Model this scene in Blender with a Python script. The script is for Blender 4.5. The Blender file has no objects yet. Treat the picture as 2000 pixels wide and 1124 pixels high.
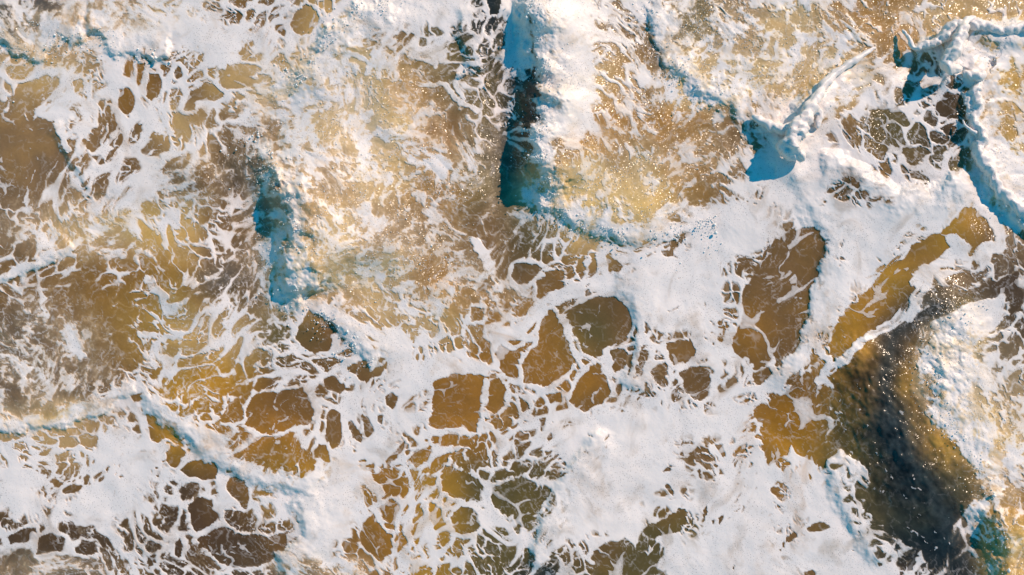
import bpy, math
import numpy as np

# ------------------------------------------------------------------ camera, sky, sun, exposure
SC = bpy.context.scene
CAM_H = 16.0                    # drone height above still water, metres
PPM = 100.0                     # photograph pixels per metre at still-water level
W, H = 2000, 1124
cam_data = bpy.data.cameras.new('camera')
cam_data.sensor_width = 36.0
cam_data.lens = 36.0 * CAM_H / (W / PPM)
cam_data.clip_end = 5000
cam = bpy.data.objects.new('camera', cam_data)
SC.collection.objects.link(cam)
cam.location = (0, 0, CAM_H)
SC.camera = cam

SUN_EL = math.radians(36)
SUN_AZ = math.atan2(0.68, 0.73)          # towards +x (picture right) and a little +y (picture top)
world = bpy.data.worlds.new('World'); SC.world = world
world.use_nodes = True
wn = world.node_tree.nodes; wl = world.node_tree.links
bg = wn['Background']
sky = wn.new('ShaderNodeTexSky'); sky.sky_type = 'NISHITA'; sky.sun_disc = False
sky.sun_elevation = SUN_EL
sky.sun_rotation = math.radians(90) - SUN_AZ
sky.air_density = 1.6; sky.dust_density = 0.2; sky.ozone_density = 3.0
hs = wn.new('ShaderNodeHueSaturation'); hs.inputs['Saturation'].default_value = 2.6; hs.inputs['Hue'].default_value = 0.485
wl.new(sky.outputs[0], hs.inputs['Color']); wl.new(hs.outputs[0], bg.inputs['Color'])
bg.inputs['Strength'].default_value = 0.12

sun_d = bpy.data.lights.new('sun', 'SUN'); sun_d.energy = 4.3; sun_d.angle = math.radians(0.5)
sun_d.color = (1.0, 0.785, 0.60)
sun = bpy.data.objects.new('sun', sun_d); SC.collection.objects.link(sun)
sun.rotation_euler = (0, math.radians(90) - SUN_EL, SUN_AZ)
SC.view_settings.view_transform = 'Standard'
SC.view_settings.look = 'None'
SC.view_settings.exposure = 0.0
SC.view_settings.gamma = 1.0

# ------------------------------------------------------------------ noise helpers (numpy)
F = np.float32
rng = np.random.default_rng(7)
_perm = rng.permutation(4096).astype(np.int32)
_ang = rng.random(4096) * 2 * np.pi
_gx = np.cos(_ang).astype(F); _gy = np.sin(_ang).astype(F)
_r1 = rng.random(4096).astype(F); _r2 = rng.random(4096).astype(F)

def _h(ix, iy, seed):
    return _perm[(_perm[(ix + seed * 131) & 4095] + iy * 7 + seed) & 4095]

def perlin(x, y, seed=0):
    x0 = np.floor(x); y0 = np.floor(y)
    ix = x0.astype(np.int32); iy = y0.astype(np.int32)
    fx = (x - x0).astype(F); fy = (y - y0).astype(F)
    ux = fx * fx * fx * (fx * (fx * 6 - 15) + 10); uy = fy * fy * fy * (fy * (fy * 6 - 15) + 10)
    def g(dx, dy):
        k = _h(ix + dx, iy + dy, seed)
        return _gx[k] * (fx - dx) + _gy[k] * (fy - dy)
    a = g(0, 0); b = g(1, 0); c = g(0, 1); d = g(1, 1)
    return (a + ux * (b - a) + uy * (c - a + ux * (a - b - c + d))) * F(1.5)

def fbm(x, y, scale, octv=4, seed=0, gain=0.5, billow=False):
    s = np.zeros_like(x); a = 1.0; f = 1.0 / scale; n = 0.0
    for k in range(octv):
        p = perlin(x * F(f), y * F(f), seed + k * 17)
        s += F(a) * (np.abs(p) * 2 - F(0.55) if billow else p)
        n += a; a *= gain; f *= 2.03
    return s / F(n)

def voronoi(x, y, cell, seed=0, jitter=0.95, rnd=0.0, size=0.0):
    """edge distance F2-F1 in cell units"""
    x = x / F(cell); y = y / F(cell)
    ix = np.floor(x).astype(np.int32); iy = np.floor(y).astype(np.int32)
    f1 = np.full(x.shape, 9, F); f2 = np.full(x.shape, 9, F); own = np.zeros(x.shape, F)
    for dx in (-1, 0, 1):
        for dy in (-1, 0, 1):
            k = _h(ix + dx, iy + dy, seed)
            px = ix + dx + F(0.5) + (_r1[k] - F(0.5)) * F(jitter)
            py = iy + dy + F(0.5) + (_r2[k] - F(0.5)) * F(jitter)
            d = np.sqrt((px - x) ** 2 + (py - y) ** 2).astype(F)
            if size: d = d + (_r1[(k + 77) & 4095] - F(.5)) * F(size)
            f2 = np.minimum(f2, np.maximum(f1, d)); f1 = np.minimum(f1, d)
    return f2 - f1 - F(rnd) * f1

def sstep(a, b, x):
    t = np.clip((x - a) / (b - a), 0, 1); return t * t * (3 - 2 * t)

def lerp(a, b, t): return a + (b - a) * t

def lin(rgb):
    c = np.array(rgb, float) / 255
    return np.where(c <= 0.04045, c / 12.92, ((c + 0.055) / 1.055) ** 2.4)

# ------------------------------------------------------------------ the grid (photo pixel coordinates)
STEP = 1.82
def axis(n_px, grow):
    core = np.arange(-40, n_px + 40 + STEP, STEP)
    out = []; d = STEP; p = 0.0
    for k in range(grow):
        d *= 1.22; p += d; out.append(p)
    out = np.array(out)
    return np.concatenate([(core[0] - out)[::-1], core, core[-1] + out])
AX = axis(W, 46); AY = axis(H, 46)
NX, NY = len(AX), len(AY)
U, V = np.meshgrid(AX.astype(F), AY.astype(F))
INF = (U > -60) & (U < W + 60) & (V > -60) & (V < H + 60)

def crop(x0, x1, y0, y1):
    i0, i1 = np.searchsorted(AX, [x0, x1]); j0, j1 = np.searchsorted(AY, [y0, y1])
    return slice(j0, j1), slice(i0, i1)

def sample_map(M, cell, u, v):
    """smooth lookup of a small hand-read map, cells of `cell` px"""
    h, w = M.shape[:2]
    x = np.clip(u / cell - 0.5, 0, w - 1.001); y = np.clip(v / cell - 0.5, 0, h - 1.001)
    x0 = x.astype(np.int32); y0 = y.astype(np.int32)
    fx = x - x0; fy = y - y0
    fx = fx * fx * (3 - 2 * fx); fy = fy * fy * (3 - 2 * fy)
    if M.ndim == 3: fx = fx[..., None]; fy = fy[..., None]
    a = M[y0, x0]; b = M[y0, x0 + 1]; c = M[y0 + 1, x0]; d = M[y0 + 1, x0 + 1]
    return (lerp(lerp(a, b, fx), lerp(c, d, fx), fy)).astype(F)

def seg_dist(pts, u, v):
    """distance, signed side (+ = right of travel on screen, y down), arc fraction"""
    best = np.full(u.shape, 1e9, F); side = np.zeros_like(u); tt = np.zeros_like(u)
    P = np.array(pts, float); L = np.hypot(*(P[1:] - P[:-1]).T); tot = L.sum(); acc = 0
    for a, b, l in zip(P[:-1], P[1:], L):
        dx, dy = (b - a) / l
        rx = u - F(a[0]); ry = v - F(a[1])
        t = np.clip(rx * F(dx) + ry * F(dy), 0, F(l))
        d = np.hypot(rx - t * F(dx), ry - t * F(dy))
        m = d < best
        best = np.where(m, d, best)
        side = np.where(m, F(dx) * ry - F(dy) * rx, side)
        tt = np.where(m, (t + F(acc)) / F(tot), tt); acc += l
    return best, np.sign(side), tt

def poly_sd(pts, u, v):
    """signed distance, negative inside"""
    d, _, _ = seg_dist(list(pts) + [pts[0]], u, v)
    ins = np.zeros(u.shape, bool); n = len(pts)
    for i in range(n):
        x1, y1 = pts[i]; x2, y2 = pts[(i + 1) % n]
        if y1 == y2: continue
        c = (y1 > v) != (y2 > v)
        ins ^= c & (u < (x2 - x1) * (v - y1) / (y2 - y1) + x1)
    return np.where(ins, -d, d)

# warps shared by everything that drifts with the water
WU = fbm(U, V, 90, 4, 1) * 26; WV = fbm(U, V, 90, 4, 2) * 26
MU = fbm(U, V, 60, 2, 5) * 22; MV = fbm(U, V, 60, 2, 6) * 22
SU = fbm(U, V, 22, 3, 3) * 7;  SV = fbm(U, V, 22, 3, 4) * 7

# the foam pattern is stirred by a divergence-free eddy field, a few steps of it
AU = U.copy(); AV = V.copy()
def stir(scale, amp, steps, seed):
    global AU, AV
    e = F(scale * .05)
    for k in range(steps):
        a = AU / F(scale); b = AV / F(scale); q = F(.05)
        p0 = perlin(a, b, seed)
        AU = AU + (perlin(a, b + q, seed) - p0) / q * F(amp)
        AV = AV - (perlin(a + q, b, seed) - p0) / q * F(amp)
stir(200, 5, 3, 201); stir(85, 1.7, 3, 202); stir(30, .5, 3, 203)

# ------------------------------------------------------------------ foam cover read from the photograph (0-9, 50 px cells)
COVER = [
 '6488878885'+'6458999985'+'7898777555'+'7654323233',
 '7888899998'+'8888765676'+'5896657565'+'7766536878',
 '6777865686'+'6887644462'+'2895537656'+'6575667877',
 '4478667646'+'8876523452'+'2895447766'+'7556766666',
 '3587788557'+'8776523441'+'2896455667'+'8856463585',
 '1157667645'+'7766543341'+'3753433336'+'9986353496',
 '1237766522'+'5764666651'+'2533343348'+'9999665698',
 '2357876532'+'4654555420'+'2633333368'+'9963799989',
 '3567656556'+'6655544221'+'4676557999'+'8999999867',
 '5665544354'+'6744433343'+'4557877999'+'4489973453',
 '4321332333'+'6744444455'+'3445899983'+'1389735562',
 '3321233245'+'5766555555'+'5666999982'+'2398363122',
 '3431255576'+'5686555545'+'4311899972'+'1484342674',
 '5552245566'+'6525898656'+'3323666984'+'1663435874',
 '5652245443'+'6878799995'+'3344653785'+'5655216983',
 '3346774542'+'5678878214'+'5435786588'+'6432137974',
 '4657873664'+'1467788335'+'5789999998'+'3323124877',
 '7668996665'+'3368975348'+'6899998779'+'4623202487',
 '8778998686'+'4589845434'+'4799998899'+'7975411386',
 '8889986576'+'8999736433'+'3799987999'+'8994321484',
 '7566665356'+'6899336546'+'4899965899'+'8898531573',
 '4344565323'+'4797447555'+'6874568999'+'8999743352',
 '3454676455'+'6654577345'+'5642249999'+'9899984332',
]
cov = np.array([[int(c) for c in r] for r in COVER], float)
cov = np.where(cov == 9, 1.35, np.where(cov == 8, 0.95, cov / 9.0 * 0.93))
Dm = sample_map(cov, 50, U + WU * 0.55 + SU * 0.4, V + WV * 0.55 + SV * 0.4)

# open-water windows in the foam: (cover left inside, outline)
HOLES = [
 (.06, [(233,172),(262,171),(265,195),(258,220),(243,224),(228,212),(226,200)]),
 (.06, [(290,145),(308,143),(316,160),(318,170),(308,190),(295,198),(288,190),(285,160)]),
 (.10, [(270,125),(283,123),(278,165),(268,175),(268,150)]),
 (.10, [(345,128),(356,130),(357,150),(345,155),(340,143)]),
 (.14, [(0,215),(35,225),(80,232),(100,235),(118,270),(130,300),(128,325),(110,335),(75,345),(70,375),(0,395),(-60,395),(-60,215)]),
 (.10, [(357,205),(372,180),(400,165),(420,168),(440,185),(420,200),(385,198),(380,215),(358,220)]),
 (.16, [(425,140),(445,128),(465,128),(490,140),(500,165),(480,172),(450,177),(430,165)]),
 (.25, [(335,220),(380,222),(395,235),(365,255),(345,262),(335,245)]),
 (.2, [(0,150),(15,155),(20,175),(10,190),(-30,190),(-30,150)]),
 (.2, [(40,165),(75,160),(105,165),(100,200),(60,212),(20,215),(0,205)]),
 (.2, [(208,235),(235,240),(237,255),(215,258)]), (.15, [(210,265),(225,270),(222,290),(210,285)]),
 (.15, [(265,245),(278,242),(275,260),(262,268)]), (.15, [(295,252),(305,255),(300,275),(293,265)]),
 (.2, [(180,265),(195,262),(195,285),(165,295),(172,280)]), (.15, [(180,305),(200,300),(205,318),(190,325)]),
 (.12, [(565,40),(580,20),(600,10),(618,20),(624,45),(610,65),(590,70),(570,60)]),
 (.12, [(535,48),(555,45),(560,60),(555,70),(538,65)]),
 (.12, [(635,0),(650,0),(648,25),(635,25)]), (.1, [(950,-10),(980,-10),(975,25),(955,30)]),
 (.15, [(1700,215),(1755,207),(1770,230),(1765,250),(1740,260),(1790,290),(1750,310),(1720,290),(1700,260)]),
 (.12, [(1850,180),(1870,185),(1900,210),(1905,245),(1875,240),(1830,225),(1820,205),(1835,195)]),
 (.2, [(1640,320),(1655,315),(1690,335),(1730,365),(1740,375),(1695,402),(1680,385),(1670,365),(1645,360)]),
 (.05, [(580,640),(605,603),(625,605),(655,618),(662,640),(655,670),(640,685),(615,690),(590,678),(577,660)]),
 (.08, [(668,642),(683,645),(680,660),(662,682),(660,672)]),
 (.05, [(677,720),(700,705),(725,697),(745,695),(757,710),(745,735),(715,745),(705,745),(690,735)]),
 (.05, [(628,738),(650,735),(668,748),(683,762),(665,770),(640,760)]),
 (.1, [(710,650),(740,665),(742,672),(725,668)]), (.3, [(715,605),(735,620),(748,635),(745,645),(725,635)]),
 (.12, [(918,600),(945,603),(942,625),(920,628)]),
 (.1, [(967,690),(970,668),(990,660),(1010,664),(1030,668),(1045,665),(1030,690),(1018,712),(1010,745),(990,735),(975,720)]),
 (.1, [(1050,545),(1070,530),(1100,530),(1100,560),(1085,575),(1060,588),(1048,580)]),
 (.12, [(1005,515),(1045,515),(1060,525),(1048,542),(1030,555),(1010,555),(998,540)]),
 (.12, [(1130,505),(1150,505),(1150,530),(1135,545),(1125,530)]),
 (.08, [(1180,500),(1190,490),(1215,520),(1207,545),(1190,540),(1185,520)]),
 (.12, [(1155,495),(1165,500),(1165,530),(1152,550),(1150,520)]),
 (.07, [(1120,600),(1160,580),(1180,582),(1200,578),(1230,605),(1238,630),(1225,660),(1195,680),(1180,695),(1160,700),(1138,690),(1126,660),(1112,630),(1095,618)]),
 (.09, [(1065,605),(1082,606),(1092,620),(1105,645),(1112,668),(1124,692),(1124,705),(1112,722),(1090,745),(1060,755),(1022,748),(1020,712),(1034,690),(1050,665),(1056,635)]),
 (.12, [(1005,630),(1040,620),(1052,616),(1045,642),(1030,655),(1005,650)]),
 (.08, [(1190,685),(1215,680),(1225,690),(1220,720),(1200,730),(1190,710)]),
 (.09, [(1148,722),(1168,710),(1183,735),(1192,760),(1190,775),(1165,795),(1140,806),(1125,800),(1112,785),(1125,750)]),
 (.06, [(1255,625),(1265,628),(1272,645),(1262,655),(1255,645)]),
 (.06, [(1302,670),(1330,665),(1352,668),(1360,685),(1355,705),(1330,712),(1315,715),(1300,690)]),
 (.03, [(1328,727),(1350,716),(1370,714),(1385,730),(1390,755),(1385,775),(1365,785),(1345,775),(1335,750)]),
 (.1, [(1290,490),(1310,490),(1328,500),(1325,508),(1300,500)]), (.1, [(1300,608),(1330,595),(1325,605),(1305,613)]),
 (.12, [(1500,480),(1510,470),(1540,455),(1580,442),(1598,447),(1612,470),(1615,500),(1605,540),(1600,580),(1593,615),(1580,640),(1560,660),(1540,675),(1520,690),(1500,710),(1480,720),(1455,700),(1430,690),(1435,650),(1450,610),(1450,570),(1465,545),(1480,520)]),
 (.2, [(1445,510),(1475,500),(1470,515),(1450,520)]),
 (.1, [(1880,405),(1855,440),(1815,460),(1780,480),(1765,505),(1725,530),(1705,555),(1690,570),(1675,590),(1660,595),(1640,620),(1625,650),(1620,695),(1640,698),(1660,680),(1700,655),(1745,630),(1770,600),(1790,562),(1780,545),(1790,530),(1800,510),(1850,495),(1900,490),(1935,470),(1945,445),(1925,412)]),
 (.03, [(250,770),(280,767),(288,775),(275,787),(262,788)]),
 (.1, [(286,795),(305,800),(320,808),(330,820),(345,827),(368,842),(375,858),(355,862),(325,855),(310,867),(298,860),(287,830)]),
 (.01, [(323,885),(335,872),(350,872),(361,885),(360,900),(348,913),(332,912),(325,900)]),
 (.01, [(350,920),(365,905),(380,898),(400,897),(418,905),(427,922),(420,935),(395,938),(365,932)]),
 (.2, [(118,855),(140,837),(165,825),(165,815),(178,820),(193,825),(195,850),(185,875),(165,870),(140,876),(125,868)]),
 (.12, [(-40,855),(20,840),(40,835),(60,832),(55,845),(40,858),(10,862),(-40,870)]),
 (.08, [(120,957),(135,948),(160,947),(168,925),(177,930),(170,945),(140,965),(120,962)]),
 (.08, [(445,930),(455,930),(475,930),(483,950),(488,975),(482,997),(470,990),(455,970),(442,955)]),
 (.08, [(442,905),(455,910),(455,925),(440,925)]), (.1, [(85,880),(100,882),(90,892),(72,890)]), (.1, [(82,918),(102,920),(98,928),(80,926)]),
 (.04, [(375,980),(395,970),(415,975),(417,995),(430,1000),(432,1020),(415,1030),(400,1045),(388,1049),(378,1035),(372,1010),(365,985)]),
 (.09, [(420,1030),(440,1025),(460,1045),(500,1045),(530,1050),(560,1040),(562,1065),(540,1090),(510,1105),(480,1110),(450,1110),(430,1100),(410,1080),(390,1065),(385,1055)]),
 (.06, [(146,1070),(160,1055),(185,1060),(192,1080),(170,1085),(150,1080)]),
 (.1, [(10,1050),(40,1035),(70,1030),(75,1050),(55,1060),(20,1062)]), (.1, [(75,1050),(100,1040),(128,1050),(125,1075),(95,1080),(70,1085)]),
 (.05, [(340,1062),(352,1050),(357,1068),(352,1090),(342,1085)]), (.1, [(285,1085),(308,1083),(305,1100),(290,1112)]),
 (.07, [(480,800),(500,770),(540,765),(590,757),(610,780),(615,805),(600,830),(570,835),(545,845),(520,850),(500,840),(480,830)]),
 (.25, [(460,830),(500,850),(550,850),(580,865),(610,890),(618,920),(590,937),(560,930),(530,905),(500,900)]),
 (.02, [(640,805),(650,800),(665,808),(668,850),(660,870),(645,880),(637,865),(637,840)]),
 (.02, [(615,880),(622,867),(635,870),(645,885),(645,905),(632,900),(617,893)]),
 (.1, [(680,825),(688,820),(695,835),(708,850),(705,865),(690,855),(682,840)]), (.1, [(705,808),(715,815),(728,830),(730,845),(718,855),(712,840)]),
 (.06, [(753,775),(765,765),(778,775),(775,795),(765,803),(755,790)]), (.06, [(735,810),(748,812),(745,828),(735,825)]),
 (.03, [(845,745),(880,733),(920,728),(955,735),(950,760),(945,790),(940,810),(930,845),(915,845),(905,835),(880,835),(855,840),(833,832),(842,800),(845,770)]),
 (.03, [(957,745),(975,738),(985,752),(988,780),(985,795),(965,808),(950,800),(953,770)]),
 (.07, [(752,900),(775,875),(790,862),(785,885),(770,900),(755,905)]),
 (.12, [(845,850),(870,850),(893,852),(890,870),(870,885),(840,875)]), (.12, [(810,880),(840,870),(848,885),(835,905),(812,915),(800,900)]),
 (.12, [(825,915),(860,890),(880,880),(875,905),(850,925),(825,925)]),
 (.15, [(720,915),(760,925),(780,935),(795,955),(790,975),(765,970),(745,955),(735,945)]),
 (.08, [(735,990),(765,975),(783,985),(775,1010),(770,1040),(740,1030),(730,1005)]),
 (.12, [(705,1020),(730,1005),(750,1035),(765,1050),(765,1080),(745,1100),(720,1080),(705,1060)]),
 (.12, [(870,910),(900,920),(940,940),(955,970),(930,985),(890,975),(865,960),(860,930)]),
 (.1, [(880,1010),(900,990),(930,995),(942,1020),(930,1040),(900,1045),(880,1030)]),
 (.12, [(960,950),(1000,940),(1020,1000),(990,1010),(965,990),(955,970)]),
 (.12, [(840,980),(860,990),(870,1025),(850,1040),(835,1010)]),
 (.15, [(1000,950),(1015,930),(1040,940),(1055,955),(1068,965),(1055,995),(1040,1010),(1035,1035),(1010,1030),(1000,1010)]),
 (.1, [(1065,770),(1095,768),(1098,785),(1075,790)]), (.1, [(1013,775),(1030,785),(1035,800),(1020,805)]),
 (.06, [(1052,820),(1065,815),(1070,840),(1055,845)]), (.06, [(1068,855),(1078,838),(1078,860),(1070,868)]),
 (.1, [(1397,870),(1412,865),(1418,885),(1412,900),(1402,885)]), (.15, [(1365,868),(1385,872),(1388,885),(1370,884)]), (.15, [(1330,878),(1338,876),(1336,892),(1328,888)]),
 (.15, [(1343,885),(1360,880),(1358,898),(1346,902)]), (.12, [(1296,948),(1306,942),(1318,960),(1314,970)]), (.15, [(1290,920),(1312,908),(1310,920),(1294,928)]),
 (.11, [(1255,1035),(1275,1020),(1300,1015),(1315,1000),(1325,993),(1338,993),(1340,1015),(1330,1035),(1305,1047),(1280,1052),(1260,1045)]),
 (.14, [(1160,1075),(1175,1062),(1205,1058),(1220,1050),(1240,1065),(1250,1080),(1285,1095),(1285,1105),(1270,1150),(1160,1150),(1158,1100)]),
 (.02, [(1372,995),(1380,988),(1383,1000),(1373,1020)]), (.02, [(1403,1013),(1417,997),(1415,1010),(1405,1025)]), (.02, [(1388,1017),(1397,1014),(1393,1026)]),
 (.05, [(1430,1110),(1435,1102),(1433,1117)]), (.1, [(1360,920),(1368,915),(1372,940),(1364,935)]),
 (.13, [(1470,800),(1500,785),(1530,770),(1560,735),(1600,722),(1620,760),(1620,800),(1615,840),(1614,918),(1600,910),(1560,890),(1545,875),(1525,900),(1500,915),(1490,880),(1485,840)]),
 (.05, [(1465,840),(1480,832),(1475,848)]), (.05, [(1580,925),(1586,932),(1581,942)]), (.2, [(1500,952),(1515,950),(1525,962),(1526,978),(1510,965)]),
 (.08, [(1573,1032),(1600,1017),(1615,1020),(1625,1030),(1600,1040),(1580,1040)]), (.12, [(1540,1045),(1565,1030),(1560,1045),(1540,1060),(1522,1080),(1530,1060)]),
 (.05, [(1655,1073),(1680,1075),(1670,1080)]), (.1, [(1570,1118),(1585,1110),(1600,1116),(1590,1135),(1570,1135)]),
 # the dark swell in the lower right
 (.10, [(1630,720),(1680,690),(1740,650),(1790,610),(1850,580),(1990,530),(1990,570),(1900,590),(1800,640),(1785,700),(1780,760),(1820,830),(1870,870),(1910,930),(1900,980),(1860,1030),(1850,1080),(1820,1085),(1780,1070),(1740,1045),(1710,1020),(1690,990),(1700,940),(1690,910),(1660,890),(1625,870)]),
]
# strokes of foam: (cover, half width px, line)
STROKES = [
 (1.0, 10, [(1860,470),(1885,485),(1850,505),(1810,530),(1790,550)]), (.95, 6, [(1815,545),(1795,585),(1775,625)]),
 (1.0, 7, [(1760,615),(1745,635),(1700,655),(1670,680),(1640,710),(1600,742)]), (1.0, 9, [(1925,410),(1952,445),(1955,475),(1915,488)]),
 (1.0, 8, [(1935,412),(1965,425),(1988,440)]),
 (1.0, 4, [(1085,605),(1105,640),(1122,690),(1142,722)]), (1.0, 12, [(970,655),(1015,648),(1060,595),(1140,560),(1200,545)]),
 (1.0, 5, [(1248,600),(1252,660),(1237,720),(1225,770)]), (1.0, 5, [(1278,680),(1262,720),(1252,760)]), (.95, 4, [(1300,690),(1312,740)]),
 (.95, 4, [(970,660),(1000,680),(1050,660)]), (1.0, 3, [(1145,722),(1160,706),(1185,700)]), (.95, 5, [(1186,690),(1190,740),(1200,770)]),
 (1.0, 4, [(948,740),(948,775),(945,810)]), (1.0, 3, [(1530,795),(1542,830),(1550,878)]), (.9, 3, [(1575,770),(1600,830),(1618,880)]),
 (.9, 5, [(1490,690),(1490,665),(1465,675),(1478,700),(1465,730)]), (.95, 5, [(1600,500),(1612,475),(1625,465)]), (.8, 3, [(1500,555),(1545,545),(1575,535),(1590,500)]),
 (1.0, 8, [(800,960),(805,985),(790,1020),(800,1060),(780,1100)]), (1.0, 8, [(830,985),(835,1030),(820,1070),(780,1120)]),
 (.95, 5, [(860,1010),(880,970),(910,975),(870,1000)]), (1.0, 6, [(950,960),(975,1000),(1000,1050)]), (.95, 4, [(780,900),(800,930),(805,960)]),
 (.95, 6, [(860,1030),(900,1005),(880,1060),(820,1110)]), (.95, 3, [(850,925),(845,880),(870,870)]),
 (.95, 3, [(60,320),(40,350),(15,365),(0,365)]), (.8, 3, [(75,240),(70,265),(60,300)]), (.95, 6, [(105,232),(120,262),(140,300)]),
 (.95, 5, [(115,290),(98,305),(85,320)]),
 (1.0, 7, [(0,548),(30,535),(60,518),(110,500),(160,470)]), (.9, 4, [(75,570),(88,600),(92,620)]), (.8, 5, [(130,640),(150,680),(165,700)]),
 (.85, 4, [(350,650),(345,700),(330,745)]), (.9, 5, [(345,665),(300,660),(270,655)]), (.9, 6, [(290,545),(300,570),(320,585)]),
 (.95, 5, [(820,165),(870,170),(890,195),(930,215)]), (.8, 4, [(810,110),(850,130),(840,80)]), (.9, 4, [(900,130),(890,170),(905,190)]),
 (1.0, 12, [(1620,180),(1590,220),(1560,250)]), (1.0, 4, [(1760,60),(1775,75),(1790,95)]),

 (.6, 2, [(1680,760),(1695,830),(1705,890)]), (.62, 1.6, [(1630,760),(1650,850),(1690,930),(1750,1010),(1830,1075)]), (.6, 1.4, [(1665,740),(1690,840),(1730,920),(1790,1000),(1850,1060)]), (.55, 1.4, [(1650,780),(1670,860),(1715,940)]),
 (.95, 8, [(1660,890),(1680,920),(1705,930)]),
 (1.0, 42, [(1920,610),(1865,645),(1852,720),(1862,790),(1905,850)]), (1.0, 14, [(1905,850),(1955,905),(1940,970),(1905,1020)]),
 (.9, 4, [(1610,790),(1640,800),(1650,780),(1630,740)]),
 (.80, 20, [(530,330),(545,400),(540,470),(545,560),(560,585)]), (1.0, 18, [(1000,-20),(1005,60),(1020,130)]), (.7, 14, [(1040,370),(1075,420),(1130,455)]), (.55, 16, [(985,230),(990,150),(1000,100)]), (.75, 16, [(1770,110),(1810,120),(1840,125)]),
  (.85, 8, [(930,470),(950,500),(960,530),(930,560)]),
  (.95, 6, [(1190,10),(1215,70),(1240,120),(1255,160)]), (.9, 5, [(1200,60),(1230,110),(1265,155)]),
 
]
for val, hw, pts in STROKES:
    P = np.array(pts); q = hw * 3 + 20
    s = crop(P[:, 0].min() - q, P[:, 0].max() + q, P[:, 1].min() - q, P[:, 1].max() + q)
    d, _, t = seg_dist(pts, U[s] + SU[s] * .9 + WU[s] * .6, V[s] + SV[s] * .9 + WV[s] * .6)
    k = val * 1.1 * (1 - sstep(hw * .7, hw * 1.9, d))
    Dm[s] = np.maximum(Dm[s], k)
HOLE = np.zeros_like(U)
for val, pts in HOLES:
    P = np.array(pts)
    s = crop(P[:, 0].min() - 40, P[:, 0].max() + 40, P[:, 1].min() - 40, P[:, 1].max() + 40)
    big = (np.ptp(P[:, 0]) * np.ptp(P[:, 1])) ** .5
    sd = poly_sd(pts, U[s] + SU[s] * min(1, big / 60) * .8, V[s] + SV[s] * min(1, big / 60) * .8)
    rim = 1.02 * np.exp(-(np.maximum(sd - 3, 0) / 9) ** 2) * (sd > 0) * (val < .135) * (big < 150)
    Dm[s] = np.maximum(Dm[s], rim)
    Dm[s] = lerp(Dm[s], val + 0 * sd, 1 - sstep(-4, 2, sd))
    HOLE[s] = np.maximum(HOLE[s], 1 - sstep(-6, 2, sd))
for val, hw, pts in STROKES[:14]:
    P = np.array(pts); q = hw * 3 + 20
    s = crop(P[:, 0].min() - q, P[:, 0].max() + q, P[:, 1].min() - q, P[:, 1].max() + q)
    d, _, t = seg_dist(pts, U[s] + SU[s] * .8, V[s] + SV[s] * .8)
    Dm[s] = np.maximum(Dm[s], val * 1.1 * (1 - sstep(hw * .7, hw * 1.9, d)))

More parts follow.
